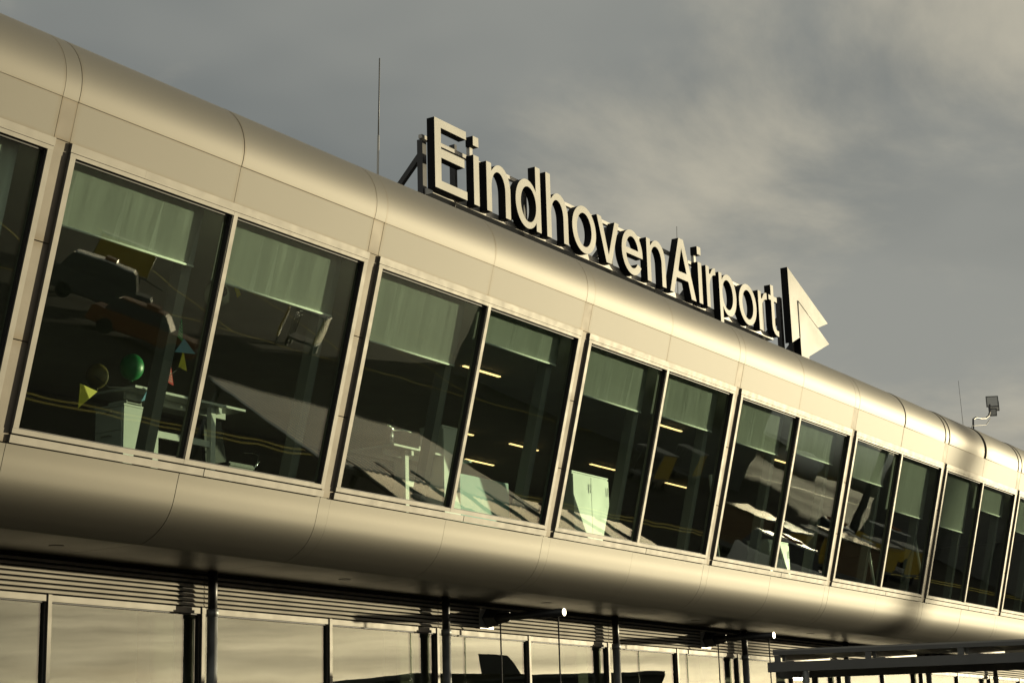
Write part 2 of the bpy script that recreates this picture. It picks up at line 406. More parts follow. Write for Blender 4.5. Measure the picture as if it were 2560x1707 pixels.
# dark core behind the joints, soffit, roof, floors, walls
MB().fbox(XA, XB, SL-.02, 3.70, -.30, -.045).build('joint_backing', 'core', T)
cb = MB(); cp = [(YC-(RC-.045)*math.cos(rad(a)), ZC+(RC-.045)*math.sin(rad(a))) for a in range(-25, 113, 6)]
for i in range(len(cp)-1):
    cb.quad((XA, *cp[i]), (XB, *cp[i]), (XB, *cp[i+1]), (XA, *cp[i+1]))
bi = [(y+bel_in[i][0]*.04, z+bel_in[i][1]*.04) for i, (y, z) in enumerate(bel)]
for i in range(len(bi)-1):
    cb.quad((XA, *bi[i]), (XB, *bi[i]), (XB, *bi[i+1]), (XA, *bi[i+1]))
cb.build('joint_backing', 'core', T)
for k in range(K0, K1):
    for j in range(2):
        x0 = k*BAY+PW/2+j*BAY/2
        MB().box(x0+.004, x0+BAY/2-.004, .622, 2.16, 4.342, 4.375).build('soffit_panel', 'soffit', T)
    # recessed downlight
    xx = k*BAY+2.2
    dl = MB(); dl.tube([(xx, 1.35, 4.335), (xx, 1.35, 4.36)], .09, 20); dl.build('downlight', 'black', T)
MB().box(XA, XB, -.30, 14.0, 9.40, 9.50).build('roof_deck', 'roofing', T)
MB().box(XA, XB, .30, 14.0, 4.80, 5.06).build('upper_floor', 'carpet', T)
MB().box(XA, XB, -.55, 13.9, 8.20, 8.24).build('ceiling', 'ceiling', T)
MB().box(XA, XB, 8.6, 8.75, 5.06, 8.20).build('rear_wall', 'wallpaint', T)
MB().box(XA, XB, 13.9, 14.0, 0, 9.40).build('rear_wall', 'wallpaint', T)
MB().box(XA, XB, 2.45, 8.6, 4.40, 4.5).build('ground_ceiling', 'ceiling', T)
MB().box(XA, XB, 7.0, 7.15, 0, 4.38).build('ground_rear_wall', 'wallpaint', T)
for x in (XA, XB-.12):
    MB().box(x, x+.12, 2.2, 13.9, 0, 4.36).build('end_wall', 'panel', T)
    MB().hexa([(x, .25, 4.5), (x+.12, .25, 4.5), (x+.12, 13.9, 4.5), (x, 13.9, 4.5), (x, -.85, 9.3), (x+.12, -.85, 9.3), (x+.12, 13.9, 9.3), (x, 13.9, 9.3)]).build('end_wall', 'panel', T)

# ground storey: louvre band, glazing, round steel columns
YG = 2.10
for k in range(K0, K1):
    x0 = k*BAY+.1114; x1 = x0+BAY
    MB().box(x0, x1, YG+.055, YG+.07, 3.87, 4.34).build('louvre_backing', 'core', T)
    for i in range(7):
        z = 3.886+i*.0615
        m = MB(); c = .010
        # a slat: upper lip back at the wall, face leaning out, short drip edge
        m.hexa([(x0+.008, YG-.020, z), (x1-.008, YG-.020, z), (x1-.008, YG-.012, z), (x0+.008, YG-.012, z),
                (x0+.008, YG-.005, z+.034), (x1-.008, YG-.005, z+.034), (x1-.008, YG+.050, z+.046), (x0+.008, YG+.050, z+.046)])
        m.build('louvre_slat', 'louvre', T)
    for (a, b) in ((x0, x0+BAY/2), (x0+BAY/2, x1)):
        m = MB(); m.box(a+.034, b-.034, YG, YG+.09, 3.79, 3.865); m.box(a+.034, b-.034, YG, YG+.09, .0, .12)
        m.box(a-.030, a+.030, YG-.012, YG+.10, 0, 3.872); 
        w = m.build('ground_window', 'frame', T)
        q = MB(); q.box(a+.031, a+.05, YG+.012, YG+.07, .12, 3.79); q.box(b-.075, b-.031, YG+.012, YG+.07, .12, 3.79); q.box(a+.051, b-.076, YG+.02, YG+.07, 3.772, 3.79)
        q.build('gasket', 'seal', w)
        MB().box(a+.045, b-.06, YG+.045, YG+.06, .121, 3.782).build('pane', 'groundpane', w)
    c = MB().tube([(x0, 1.935, 0), (x0, 1.935, 3.80)], .071, 20).build('column', 'galv', T)
    MB().tube([(x0, 1.935, 3.74), (x0, 1.935, 3.84)], .082, 20).build('collar', 'galv', c)
    MB().tube([(x0, 1.935, 3.80), (x0, 1.935, 4.345)], .063, 20).build('column_head', 'darksteel', c)
    # inner stud walls and posts seen through the ground floor glass
    MB().box(x0-.62, x0-.18, YG+.35, YG+.6, 0, 4.3).build('inner_pier', 'core', T)

# ================================================================== roof sign
def ell(cx, cz, rx, rz, a0, a1, n=20):
    return [(cx+rx*math.cos(rad(a0+(a1-a0)*i/n)), cz+rz*math.sin(rad(a0+(a1-a0)*i/n))) for i in range(n+1)]
B_, XH, CH = 10.04, 10.84, 11.14
def L_E(x=8.10):
    return [[(x, 10.05), (8.935, 10.05), (8.935, 10.182), (x+.162, 10.182), (x+.162, 10.547), (8.875, 10.547), (8.875, 10.687), (x+.162, 10.687), (x+.162, 11.019), (8.932, 11.019), (8.932, 11.15), (x, 11.15)]]
def L_i(a, b): return [[(a, B_), (b, B_), (b, XH), (a, XH)]], [[(a-.002, 10.992), (b+.002, 10.992), (b+.002, 11.145), (a-.002, 11.145)]]
def L_n(x0, x1, x2, x3, top=XH):
    cx = (x1+x3)/2-.02; rx = x3-cx; o = ell(cx, 10.50, rx, .362, 0, 128, 18); 
    ci = (x1+x2)/2; ri = (x2-x1)/2
    p = [(x3, B_)] + o + [(x1, 10.715), (x1, top), (x0, top), (x0, B_), (x1, B_), (x1, 10.44)]
    p += ell(ci, 10.46, ri, .278, 180, 0, 18) + [(x2, B_)]
    return [p]
def L_o(x0, x3, st=.148):
    cx = (x0+x3)/2; return [ell(cx, 10.441, (x3-x0)/2, .415, 0, 360, 40)[:-1], ell(cx, 10.438, (x3-x0)/2-st, .298, 0, 360, 36)[:-1]]
def L_d(x0, xs, x3):
    rx = (xs+.075-x0)/2; cx = x0+rx; a = math.degrees(math.acos(min(1, (xs-cx)/rx)))
    o = ell(cx, 10.441, rx, .412, a, 360-a, 34)
    p = [(xs, B_), (x3, B_), (x3, CH), (xs, CH)] + o
    return [p, ell((x0+.15+xs)/2, 10.441, (xs-x0-.15)/2, .298, 0, 360, 36)[:-1]]
def L_p(x0, xs, x3):
    rx = (x3-xs+.075)/2; cx = x3-rx; a = math.degrees(math.acos(min(1, (cx-xs)/rx)))
    o = ell(cx, 10.446, rx, .415, -180+a, 180-a, 34)
    p = [(x0, 9.842), (xs, 9.842)] + o + [(xs, XH), (x0, XH)]
    return [p, ell((xs+x3-.15)/2, 10.446, (x3-.15-xs)/2, .298, 0, 360, 36)[:-1]]
def L_e(x0, x3):
    cx = (x0+x3)/2; rx = (x3-x0)/2; cz = 10.43; st = .145
    a1 = -math.degrees(math.asin(.045/.412)); p = ell(cx, cz, rx, .412, a1, 326, 36)
    p += ell(cx, cz, rx-st, .290, 322, 190.5, 22) + [(cx-(rx-st)*.985, 10.381)]
    return [p, [(cx+(rx-st)*.97, 10.49)] + ell(cx, cz, rx-st, .292, 12, 168, 20) + [(cx-(rx-st)*.97, 10.49)]]
def L_v(): return [[(12.855, XH-.01), (13.006, XH-.01), (13.222, 10.185), (13.466, XH-.01), (13.615, XH-.01), (13.302, B_), (13.138, B_)]]
def L_A(): return [[(15.444, B_-.01), (15.592, B_-.01), (15.715, 10.345), (16.178, 10.35), (16.287, B_-.005), (16.472, B_-.005), (16.046, 11.13), (15.862, 11.13)], [(15.79, 10.48), (15.954, 10.955), (16.125, 10.487)]]
def L_r(x0, x1, xt):
    cx = x1+.27; p = [(x0, B_), (x1, B_), (x1, 10.42)] + ell(cx, 10.44, .27, .29, 180, 104, 10) + [(xt, 10.733), (xt, 10.865)] + ell(cx-.02, 10.47, .25, .395, 88, 140, 8) + [(x1, 10.70), (x1, XH+.01), (x0, XH+.01)]
    return [p]
def L_t(): return [[(19.727, 10.768), (19.84, 10.768), (19.84, 10.26)] + ell(20.06, 10.27, .22, .215, 180, 270, 8) + [(20.128, 10.052), (20.135, 10.17), (20.07, 10.165)] + ell(20.07, 10.27, .096, .105, 270, 180, 6) + [(19.974, 10.765), (20.118, 10.765), (20.122, 10.87), (19.974, 10.87), (19.974, 11.095), (19.842, 11.095), (19.842, 10.868), (19.727, 10.868)]]
def plate(name, polys, parent, y=0.0, depth=.14, face='letterface', side='letterside'):
    cu = bpy.data.curves.new(name, 'CURVE'); cu.dimensions = '2D'; cu.fill_mode = 'BOTH'; cu.extrude = depth/2
    for P in polys:
        s = cu.splines.new('POLY'); s.points.add(len(P)-1); s.use_cyclic_u = True
        for i, (x, z) in enumerate(P): s.points[i].co = (x, z, 0, 1)
    t = bpy.data.objects.new('tmp', cu); COL.objects.link(t)
    dg = bpy.context.evaluated_depsgraph_get(); dg.update()
    me = bpy.data.meshes.new_from_object(t.evaluated_get(dg)); me.name = name
    bpy.data.objects.remove(t); bpy.data.curves.remove(cu)
    for v in me.vertices: x, z, d = v.co; v.co = (x, y+depth/2-d, z)
    me.materials.clear(); me.materials.append(MAT[face]); me.materials.append(MAT[side])
    bm = bmesh.new(); bm.from_mesh(me); bmesh.ops.remove_doubles(bm, verts=bm.verts, dist=1e-5)
    bmesh.ops.recalc_face_normals(bm, faces=bm.faces)
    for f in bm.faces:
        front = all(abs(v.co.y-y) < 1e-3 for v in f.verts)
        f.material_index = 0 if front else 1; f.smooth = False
        if front and f.normal.y > 0: f.normal_flip()
    bm.to_mesh(me); bm.free()
    o = bpy.data.objects.new(name, me); COL.objects.link(o); o.parent = parent
    o.matrix_parent_inverse = Matrix.Translation(-parent.location); return o
S = thing('rooftop_sign', (14.0, .25, 9.50), 'big rooftop lettering reading EindhovenAirport with a double arrow emblem at its end', 'sign')
st, dot = L_i(9.122, 9.268); st2, dot2 = L_i(16.602, 16.748)
for polys in (L_E(), st, L_n(9.475, 9.612, 10.002, 10.146), L_d(10.298, 10.904, 11.046), L_n(11.225, 11.364, 11.748, 11.892, CH), L_o(12.029, 12.806), L_v(),
              L_e(13.692, 14.436), L_n(14.60, 14.738, 15.15, 15.294), L_A(), st2, L_r(16.93, 17.064, 17.335), L_p(17.476, 17.60, 18.208), L_o(18.324, 19.113, .15), L_r(19.222, 19.358, 19.634), L_t()):
    plate('letter', polys, S)
plate('letter_dot', dot, S); plate('letter_dot', dot2, S)
MB().box(9.155, 9.235, .09, .15, 10.80, 11.02).build('dot_bracket', 'signbeam', S)
MB().box(16.635, 16.715, .09, .15, 10.80, 11.02).build('dot_bracket', 'signbeam', S)
plate('arrow_plate', [[(20.764, 11.677), (20.777, 10.062), (21.182, 10.246), (21.180, 11.034), (22.142, 10.632), (22.728, 10.843)]], S, 0, .16)
plate('arrow_plate', [[(21.190, 11.030), (21.190, 9.80), (21.324, 9.80), (22.711, 10.381), (22.150, 10.628)]], S, -.008, .16)
MB().tube([(21.186, -.009, 10.25), (21.186, -.009, 11.03), (22.146, -.009, 10.63)], .009, 6).build('seam', 'steelgrey', S)
# carrier beam, upper rail, posts and struts
MB().box(8.24, 20.16, .150, .30, 10.02, 10.12).build('carrier_beam', 'signbeam', S)
MB().box(8.05, 20.0, .20, .26, 10.845, 10.905).build('upper_rail', 'signbeam', S)
def post(x, top=10.9, w=.10, strut=True):
    MB().box(x, x+w, .305, .405, 9.49, top).build('sign_post', 'darksteel', S)
    if strut:
        MB().hexa([(x+.02, 1.50, 9.5), (x+.09, 1.50, 9.5), (x+.09, 1.60, 9.5), (x+.02, 1.60, 9.5), (x+.02, .41, 10.58), (x+.09, .41, 10.58), (x+.09, .41, 10.70), (x+.02, .41, 10.70)]).build('strut', 'darksteel', S)
for x in (8.21, 11.01, 13.80, 17.10, 20.02): post(x)
post(9.06, 11.06, .06, False); post(14.95, 10.1, .06, False)
post(20.95, 11.12, .12); post(21.50, 10.4, .08, False); post(22.2, 10.3, .12)
bt = MB()
for p in bt.bm.verts: pass
for i in range(34):
    pass
cable = MB(); cable.tube([(8.80, .13, 10.02), (8.80, .14, 9.9)], .006, 6); cable.tube([(15.22, .2, 10.02), (15.22, .25, 9.5)], .006, 6); cable.build('cable', 'black', S)

# ================================================================== roof masts
def antenna(base, top, r, label):
    t = thing('rod_antenna', base, label, 'antenna', 'thin rod antennas on the roof')
    b, p = Vector(base), Vector(top)
    MB().tube([b, b+(p-b)*.55], r, 8).build('lower_rod', 'signbeam', t)
    MB().tube([b+(p-b)*.55, p], r*.6, 8).build('upper_rod', 'steelgrey', t)
    MB().tube([b, b+Vector((0, 0, .1))], r*3, 10).build('foot', 'galv', t)
antenna((7.975, 1.0, 9.5), (8.09, 1.0, 12.33), .017, 'tall thin rod antenna standing on the roof left of the big letters')
antenna((17.60, 1.0, 9.5), (17.78, 1.0, 12.02), .009, 'very thin rod antenna rising just behind the capital A of the sign')
antenna((34.25, 1.0, 9.5), (34.13, 1.0, 11.64), .009, 'thin wire antenna on the roof just left of the bent floodlight arm')
fm = thing('floodlight_mast', (33.52, .5, 9.5), 'bent dark roof arm carrying a cluster of three square floodlights', 'floodlight')
def z2(p): return Vector(p)
MB().tube([(33.53, .5, 9.5), (33.52, .5, 10.28), (33.56, .5, 10.42), (33.80, .5, 10.50), (34.25, .5, 10.54), (34.62, .5, 10.60), (34.92, .5, 10.72), (35.04, .5, 10.84), (35.10, .5, 11.06)], .026, 10).build('arm', 'darksteel', fm)
MB().tube([(33.20, .5, 9.9), (33.42, .5, 10.22), (33.9, .5, 10.30), (34.6, .5, 10.42), (35.05, .5, 10.66)], .010, 8).build('cable', 'darksteel', fm)
def lampbox(x, y, z, w, h, d, yaw, tilt):
    m = MB(); m.hexa([(-w/2, 0, -h/2), (w/2, 0, -h/2), (w/2*.8, d, -h/2*.8), (-w/2*.8, d, -h/2*.8), (-w/2, 0, h/2), (w/2, 0, h/2), (w/2*.8, d, h/2*.8), (-w/2*.8, d, h/2*.8)])
    mt = Matrix.Translation((x, y, z)) @ Matrix.Rotation(rad(yaw), 4, 'Z') @ Matrix.Rotation(rad(tilt), 4, 'X')
    bmesh.ops.transform(m.bm, matrix=mt, verts=m.bm.verts); h_ = m.build('lamp_housing', 'steelgrey', fm)
    g_ = MB(); g_.box(-w/2+.03, w/2-.03, -.008, -.002, -h/2+.03, h/2-.03); bmesh.ops.transform(g_.bm, matrix=mt, verts=g_.bm.verts); g_.build('lamp_glass', 'paintwhite', h_)
lampbox(35.22, .46, 11.16, .34, .31, .14, -62, 0); lampbox(35.60, .55, 11.10, .30, .28, .12, -66, 0); lampbox(35.22, .46, 10.86, .20, .22, .12, -62, 12)
single('roof_handrail', MB().tube([(36.6, .4, 10.05), (42.5, .4, 10.12)], .022, 8).tube([(36.6, .4, 10.05), (36.6, .4, 9.5)], .02, 8).tube([(39.5, .4, 10.08), (39.5, .4, 9.5)], .02, 8), 'darksteel', 'low dark pipe rail along the roof edge at the far right', 'rail')

# ================================================================== wall arms with hanging rods
def wall_arm(x, lab):
    t = thing('bracket_arm', (x, YG, 4.09), lab, 'bracket', 'wall arms with hanging rods')
    MB().box(x-.20, x+.20, YG-.045, YG-.022, 3.92, 4.24).build('wall_plate', 'signbeam', t)
    m = MB(); m.hexa([(x-.012, 1.60, 4.02), (x+.012, 1.60, 4.02), (x+.012, YG-.046, 3.93), (x-.012, YG-.046, 3.93), (x-.012, 1.60, 4.16), (x+.012, 1.60, 4.16), (x+.012, YG-.046, 4.25), (x-.012, YG-.046, 4.25)]); m.build('gusset', 'darksteel', t)
    m = MB(); m.hexa([(x-.10, 1.86, 4.09), (x, 1.82, 3.96), (x+.10, 1.86, 4.09), (x, 1.86, 4.22), (x-.15, YG-.046, 4.09), (x, YG-.046, 3.93), (x+.15, YG-.046, 4.09), (x, YG-.046, 4.25)]); m.build('boss', 'darksteel', t)
    a = MB().tube([(x, YG-.05, 4.09), (x, .56, 4.09)], .062, 24).build('arm_tube', 'darksteel', t)
    MB().tube([(x, .560, 4.09), (x, .552, 4.09)], .062, 24).build('end_cap', 'letterface', a)
    for y in (1.787, .67):
        MB().tube([(x, y, 4.06), (x, y, .9)], .013, 8).build('hanging_rod', 'darksteel', t)
wall_arm(12.25, 'dark wall arm with pale round cap, the nearer of two, between second and third column')
wall_arm(20.18, 'dark wall arm with pale round cap and two rods, farther one beside the grey canopy')

# ================================================================== covered walkway at the right
cvw = thing('walkway_canopy', (15.6, -1.7, 0), 'grey steel walkway canopy with a deep channel beam and boxed openings, lower right', 'canopy')
E1 = Vector((.345, -.939, 0)).normalized(); E2 = Vector((.939, .345, 0))
O = Vector((15.45, -1.60, 0))
def CP(a, b, z): return O + E1*a + E2*b + Vector((0, 0, z))
def cbox(a0, a1, b0, b1, z0, z1):
    return MB().hexa([CP(a0, b0, z0), CP(a1, b0, z0), CP(a1, b1, z0), CP(a0, b1, z0), CP(a0, b0, z1), CP(a1, b0, z1), CP(a1, b1, z1), CP(a0, b1, z1)])
LN = 6.4
cbox(-.12, LN, 0, .12, 3.125, 3.285).build('edge_beam', 'steelgrey', cvw)
cbox(-.12, LN, 2.6, 2.72, 3.125, 3.285).build('edge_beam', 'steelgrey', cvw)
cbox(-.02, LN, .03, 2.66, 3.468, 3.498).build('roof_sheet', 'joist', cvw)
cbox(-.02, LN, .0, .028, 3.400, 3.466).build('roof_fascia', 'steelgrey', cvw)
for i in range(5):
    a = .0+i*1.50
    cbox(a, a+.10, .01, .11, 3.287, 3.398).build('stub_post', 'steelgrey', cvw)
    # joist running with the terminal wall, its sunlit web seen through the opening
    p = CP(a+.12, .13, 0)
    m = MB(); m.box(p.x, p.x+1.9, p.y-.06, p.y, 3.30, 3.45); m.build('joist', 'joist', cvw)
    m = MB(); m.box(p.x, p.x+1.9, p.y-.22, p.y-.062, 3.29, 3.305); m.build('joist_flange', 'joist', cvw)
for a in (.5, 5.4):
    for b in (.06, 2.66):
        MB().tube([CP(a, b, 0), CP(a, b, 3.124)], .06, 16).build('canopy_column', 'galv', cvw)

# ================================================================== office things behind the upper windows
FL = 5.06
def desk(x, y, lab):
    t = thing('standing_desk', (x, y, FL), lab, 'desk', 'raised white standing desks')
    m = MB().box(x, x+1.95, y, y+.80, 6.175, 6.205); m.build('table_top', 'white', t)
    for lx in (x+.40, x+1.42):
        l = MB().box(lx, lx+.085, y+.10, y+.17, FL+.03, 6.172).build('leg', 'white', t)
        MB().box(lx-.02, lx+.105, y-.0+.02, y+.70, FL, FL+.03).build('foot', 'white', l)
        MB().box(lx+.086, lx+.14, y+.05, y+.4, 6.10, 6.173).build('bracket', 'white', l)
    MB().box(x+.486, x+1.419, y+.115, y+.155, 5.66, 5.74).build('crossbar', 'white', t)
    MB().box(x+.1, x+1.85, y+.25, y+.29, 6.09, 6.174).build('cable_tray', 'white', t)
    return t
desk(2.57, .50, 'white standing desk behind the second window from the left edge, beside the drawer cabinet')
desk(7.67, .50, 'white standing desk behind the fourth window, seen over reflected pale roof panels')
c = thing('drawer_cabinet', (2.5, .55, FL), 'white drawer cabinet with dark side drawers under the left desk', 'cabinet')
MB().box(2.445, 3.02, .55, 1.02, FL, 5.945).build('carcass', 'white', c)
for i, z in enumerate((5.08, 5.38, 5.66)):
    d = MB().box(2.425, 2.443, .57, 1.0, z, z+.27).build('drawer', 'white', c)
    MB().tube([(2.405, .70, z+.22), (2.405, .88, z+.22)], .008, 8).build('handle', 'chrome', d)
MB().box(2.43, 3.03, .54, 1.03, 5.947, 5.97).build('top_board', 'white', c)
def locker(x0, x1, y0, y1, z1, lab, nm='office_cabinet'):
    t = thing(nm, (x0, y0, FL), lab, 'cabinet')
    MB().box(x0, x1, y0, y1, FL, z1).build('carcass', 'white', t)
    MB().box(x0-.01, x1+.01, y0-.01, y1+.01, z1+.002, z1+.025).build('top_board', 'white', t)
    n = max(1, round((x1-x0)/.6))
    for i in range(n):
        a = x0+(x1-x0)*i/n; b = x0+(x1-x0)*(i+1)/n
        d = MB().box(a+.006, b-.006, y0-.02, y0-.002, FL+.05, z1-.03).build('door', 'white', t)
        MB().tube([(b-.06, y0-.035, z1-.30), (b-.06, y0-.035, z1-.15)], .006, 6).build('handle', 'black', d)
locker(8.86, 9.28, .5, .9, 6.62, 'narrow white locker right behind the mullion of the fourth and fifth windows')
locker(12.55, 13.72, .5, .95, 6.40, 'wide white cabinet in the lower left corner of the sixth window')
locker(10.2, 10.9, 1.9, 2.4, 6.65, 'shadowy white cabinet standing deeper in the room behind the fourth window')
locker(20.05, 21.0, .5, .95, 5.95, 'low white cabinet in the lower left of the ninth window')
dc = thing('dome_camera', (4.10, .62, 8.20), 'white dome camera hanging under a blind with a yellow tag on it', 'camera')
MB().tube([(4.09, .62, 8.19), (4.09, .62, 7.78)], .03, 10).build('stem', 'paintwhite', dc)
dm = MB().tube([(4.09, .62, 7.80), (4.09, .62, 7.76), (4.09, .62, 7.66), (4.09, .62, 7.56), (4.09, .62, 7.53)], [.09, .14, .165, .155, .11], 24).build('housing', 'paintwhite', dc)
MB().sphere((4.03, .49, 7.66), .075).build('lens', 'lens', dc)
m = MB(); m.hexa([(4.30, .46, 7.63), (4.37, .46, 7.68), (4.37, .465, 7.68), (4.30, .465, 7.63), (4.22, .46, 7.79), (4.29, .46, 7.82), (4.29, .465, 7.82), (4.22, .465, 7.79)]); m.build('tag', 'yellow', dc)
# bunting and balloons
bt = thing('bunting', (3.3, .5, 7.1), 'string of coloured party pennants hanging behind the left window', 'bunting')
MB().tube([(3.30, .5, 7.30), (3.32, .5, 7.02), (3.40, .52, 6.75), (3.33, .5, 6.55), (3.18, .5, 6.45), (2.90, .52, 6.22), (2.2, .55, 6.12), (1.95, .55, 6.22)], .004, 6).build('string', 'black', bt)
def pennant(a, b, cc, mat):
    m = MB(); va = [Vector(a), Vector(b), Vector(cc)]; off = Vector((0, .004, 0))
    v = [m.bm.verts.new(q) for q in va]; w = [m.bm.verts.new(q+off) for q in va]
    m.bm.faces.new(v); m.bm.faces.new(w[::-1])
    for i in range(3): m.bm.faces.new((v[i], w[i], w[(i+1) % 3], v[(i+1) % 3]))
    m.build('pennant', mat, bt)
def dots(a, b, cc, mat, n):
    m = MB(); A, Bv, Cv = Vector(a), Vector(b), Vector(cc)
    for i in range(1, n):
        for j in range(1, n-i):
            p = A+(Bv-A)*(i/n)+(Cv-A)*(j/n); m.box(p.x-.007, p.x+.007, p.y-.004, p.y-.001, p.z-.007, p.z+.007)
    o = m.build('dot_print', mat, bt); o['kind'] = 'stuff'
pennant((3.34, .5, 7.17), (3.36, .5, 6.87), (3.20, .5, 6.97), 'flaggreen'); dots((3.34, .5, 7.17), (3.36, .5, 6.87), (3.20, .5, 6.97), 'white', 7)
pennant((3.37, .49, 6.92), (3.57, .49, 6.76), (3.21, .49, 6.72), 'flagblue')
pennant((3.37, .5, 6.77), (3.44, .5, 6.52), (3.29, .5, 6.55), 'yellow')
pennant((3.16, .5, 6.54), (3.21, .5, 6.30), (3.02, .5, 6.35), 'flagred'); dots((3.16, .5, 6.54), (3.21, .5, 6.30), (3.02, .5, 6.35), 'white', 7)
pennant((2.76, .47, 6.20), (2.94, .47, 6.13), (2.64, .47, 6.01), 'flagblue')
pennant((1.68, .48, 6.07), (1.66, .48, 5.78), (1.95, .48, 6.02), 'yellow')
def balloon(p, r, mat, lab):
    t = thing('balloon', p, lab, 'balloon', 'party balloons')
    b = MB().sphere(p, r, 1.12).build('skin', mat, t)
    m = MB(); m.tube([(p[0], p[1], p[2]-r*1.08), (p[0], p[1], p[2]-r*1.22)], [.006, .02], 8); m.build('knot', mat, t)
balloon((3.10, 1.1, 6.60), .15, 'balloongreen', 'green balloon above the left desk')
balloon((2.62, 1.2, 6.42), .14, 'balloonyellow', 'dull yellow balloon left of the green one')
tr = thing('paper_tray', (2.65, .7, 5.97), 'flat white paper tray lying on the drawer cabinet', 'tray')
for z in (5.972, 6.01): MB().box(2.55, 2.80, .62, .92, z, z+.008).build('shelf', 'paintwhite', tr)
for x in (2.55, 2.79): MB().box(x, x+.01, .62, .92, 5.981, 6.035).build('side', 'paintwhite', tr)
ma = thing('monitor_arm', (7.95, .75, 6.205), 'chrome monitor arm standing on the right hand standing desk', 'monitor arm')
MB().tube([(7.95, .75, 6.206), (7.95, .75, 6.62)], .022, 10).build('pole', 'chrome', ma)
MB().tube([(7.66, .60, 6.47), (7.80, .66, 6.49), (7.95, .72, 6.46), (8.10, .66, 6.48), (8.22, .60, 6.45)], .016, 8).build('arm', 'chrome', ma)
ch = thing('desk_chair', (4.75, .95, FL), 'dark office chair with chrome armrest at the bottom of the third window', 'chair')
MB().box(4.5, 5.0, .75, 1.2, 5.50, 5.57).bevel(.02, 2).build('seat', 'black', ch)
MB().hexa([(4.55, 1.20, 5.62), (4.95, 1.20, 5.62), (4.95, 1.26, 5.62), (4.55, 1.26, 5.62), (4.58, 1.28, 6.2), (4.92, 1.28, 6.2), (4.92, 1.33, 6.2), (4.58, 1.33, 6.2)]).build('backrest', 'black', ch)
MB().tube([(4.75, .97, FL+.1), (4.75, .97, 5.5)], .03, 10).build('gas_spring', 'chrome', ch)
MB().tube([(5.02, .80, 5.52), (5.10, .80, 5.62), (5.12, .82, 5.75), (5.06, 1.0, 5.78)], .016, 8).build('armrest', 'chrome', ch)
for i in range(5):
    a = i*2*math.pi/5; MB().tube([(4.75, .97, FL+.1), (4.75+.3*math.cos(a), .97+.3*math.sin(a), FL+.04)], .018, 8).build('foot', 'chrome', ch)
pt = thing('glass_partition', (9.6, 1.0, FL), 'low teal glass screen behind the lower right of the fifth window', 'partition')
MB().box(9.5, 11.4, 1.0, 1.02, 5.5, 6.12).build('glass_sheet', 'teal', pt); MB().box(9.5, 11.4, .98, 1.04, FL, 5.498).build('base_panel', 'teal', pt)
def ceilinglamp(x, y, lab, ln=1.1):
    t = thing('strip_light', (x, y, 8.19), lab, 'ceiling light', 'warm strip lights on the office ceiling')
    MB().box(x, x+ln, y, y+.07, 8.165, 8.199).build('housing', 'white', t)
    MB().box(x+.01, x+ln-.01, y+.01, y+.06, 8.150, 8.164).build('tube', 'lamp', t)
for i, (x, y, l) in enumerate(((17.8, 5.07, 'glowing ceiling strip lowest in the fifth window'), (16.0, 5.12, 'short glowing ceiling strip at the left edge of the fifth window'), (11.3, 1.73, 'glowing ceiling strip just under the fifth blind'),
                       (21.1, 5.1, 'glowing ceiling strip over the wide white cabinet'), (18.7, 6.8, 'faint ceiling strip deepest in the room behind the fifth window'), (17.9, 1.72, 'glowing ceiling strip just under the seventh blind'), (24.6, 5.1, 'glowing ceiling strip low in the middle of the seventh window'),
                       (22.9, 1.72, 'glowing ceiling strip just under the eighth blind'))):
    ceilinglamp(x, y, l, .55 if i == 1 else 1.1)
def prop(a, b, lab):
    single('window_prop', MB().tube([a, b], .032, 10), 'paintwhite', lab, 'prop', 'slanted white props behind the glass')
prop((17.55, .45, 6.95), (17.62, .4, 5.1), 'slim white prop standing behind the eighth window')
prop((25.1, .45, 6.9), (25.35, .40, 5.1), 'slim white prop standing behind the tenth window')
prop((28.2, .45, 6.9), (28.55, .40, 5.1), 'slim white prop standing behind the eleventh window')

# ================================================================== apron: things that the glass mirrors
pav = thing('corrugated_shelter', (23, -14, 0), 'flat shelter roof of dark corrugated sheet on posts, mirrored in the windows', 'shelter')
P0 = Vector((18.47, -10.94, 0)); W1 = Vector((.995, .10, 0))
def SP(a, b, z): return P0 + E1*a + W1*b + Vector((0, 0, z))
Wd = 8.2; Ln = 6.8; NW = 40
MB().hexa([SP(0, 0, 2.96), SP(Ln, 0, 2.96), SP(Ln, Wd, 2.96), SP(0, Wd, 2.96), SP(0, 0, 2.99), SP(Ln, 0, 2.99), SP(Ln, Wd, 2.99), SP(0, Wd, 2.99)]).build('roof_sheet', 'corrugated', pav)
rib0 = None
for i in range(NW):
    b = (i+.5)*Wd/NW
    if rib0 is None:
        rib0 = MB().hexa([SP(0, b-.05, 2.991), SP(Ln, b-.05, 2.991), SP(Ln, b+.05, 2.991), SP(0, b+.05, 2.991), SP(0, b-.02, 3.05), SP(Ln, b-.02, 3.05), SP(Ln, b+.02, 3.05), SP(0, b+.02, 3.05)]).build('roof_rib', 'vaultroof', pav)  # light ribs over the dark sheet put the corrugation's glints into the colour
    else:
        r_ = rib0.copy(); COL.objects.link(r_); r_.location = rib0.location + W1*(i*Wd/NW)
for (a0, a1, zz) in ((-.10, -.005, 2.86), (Ln+.005, Ln+.10, 2.94)):
    q = MB()
    q.hexa([SP(a0, 0, zz), SP(a1, 0, zz), SP(a1, Wd, zz), SP(a0, Wd, zz), SP(a0, 0, zz+.12), SP(a1, 0, zz+.12), SP(a1, Wd, zz+.12), SP(a0, Wd, zz+.12)]); q.build('gutter', 'signbeam', pav)
for a in (.3, Ln-.3):
    for b in (.3, Wd-.3): MB().tube([SP(a, b, 0), SP(a, b, 2.97)], .07, 12).build('post', 'galv', pav)
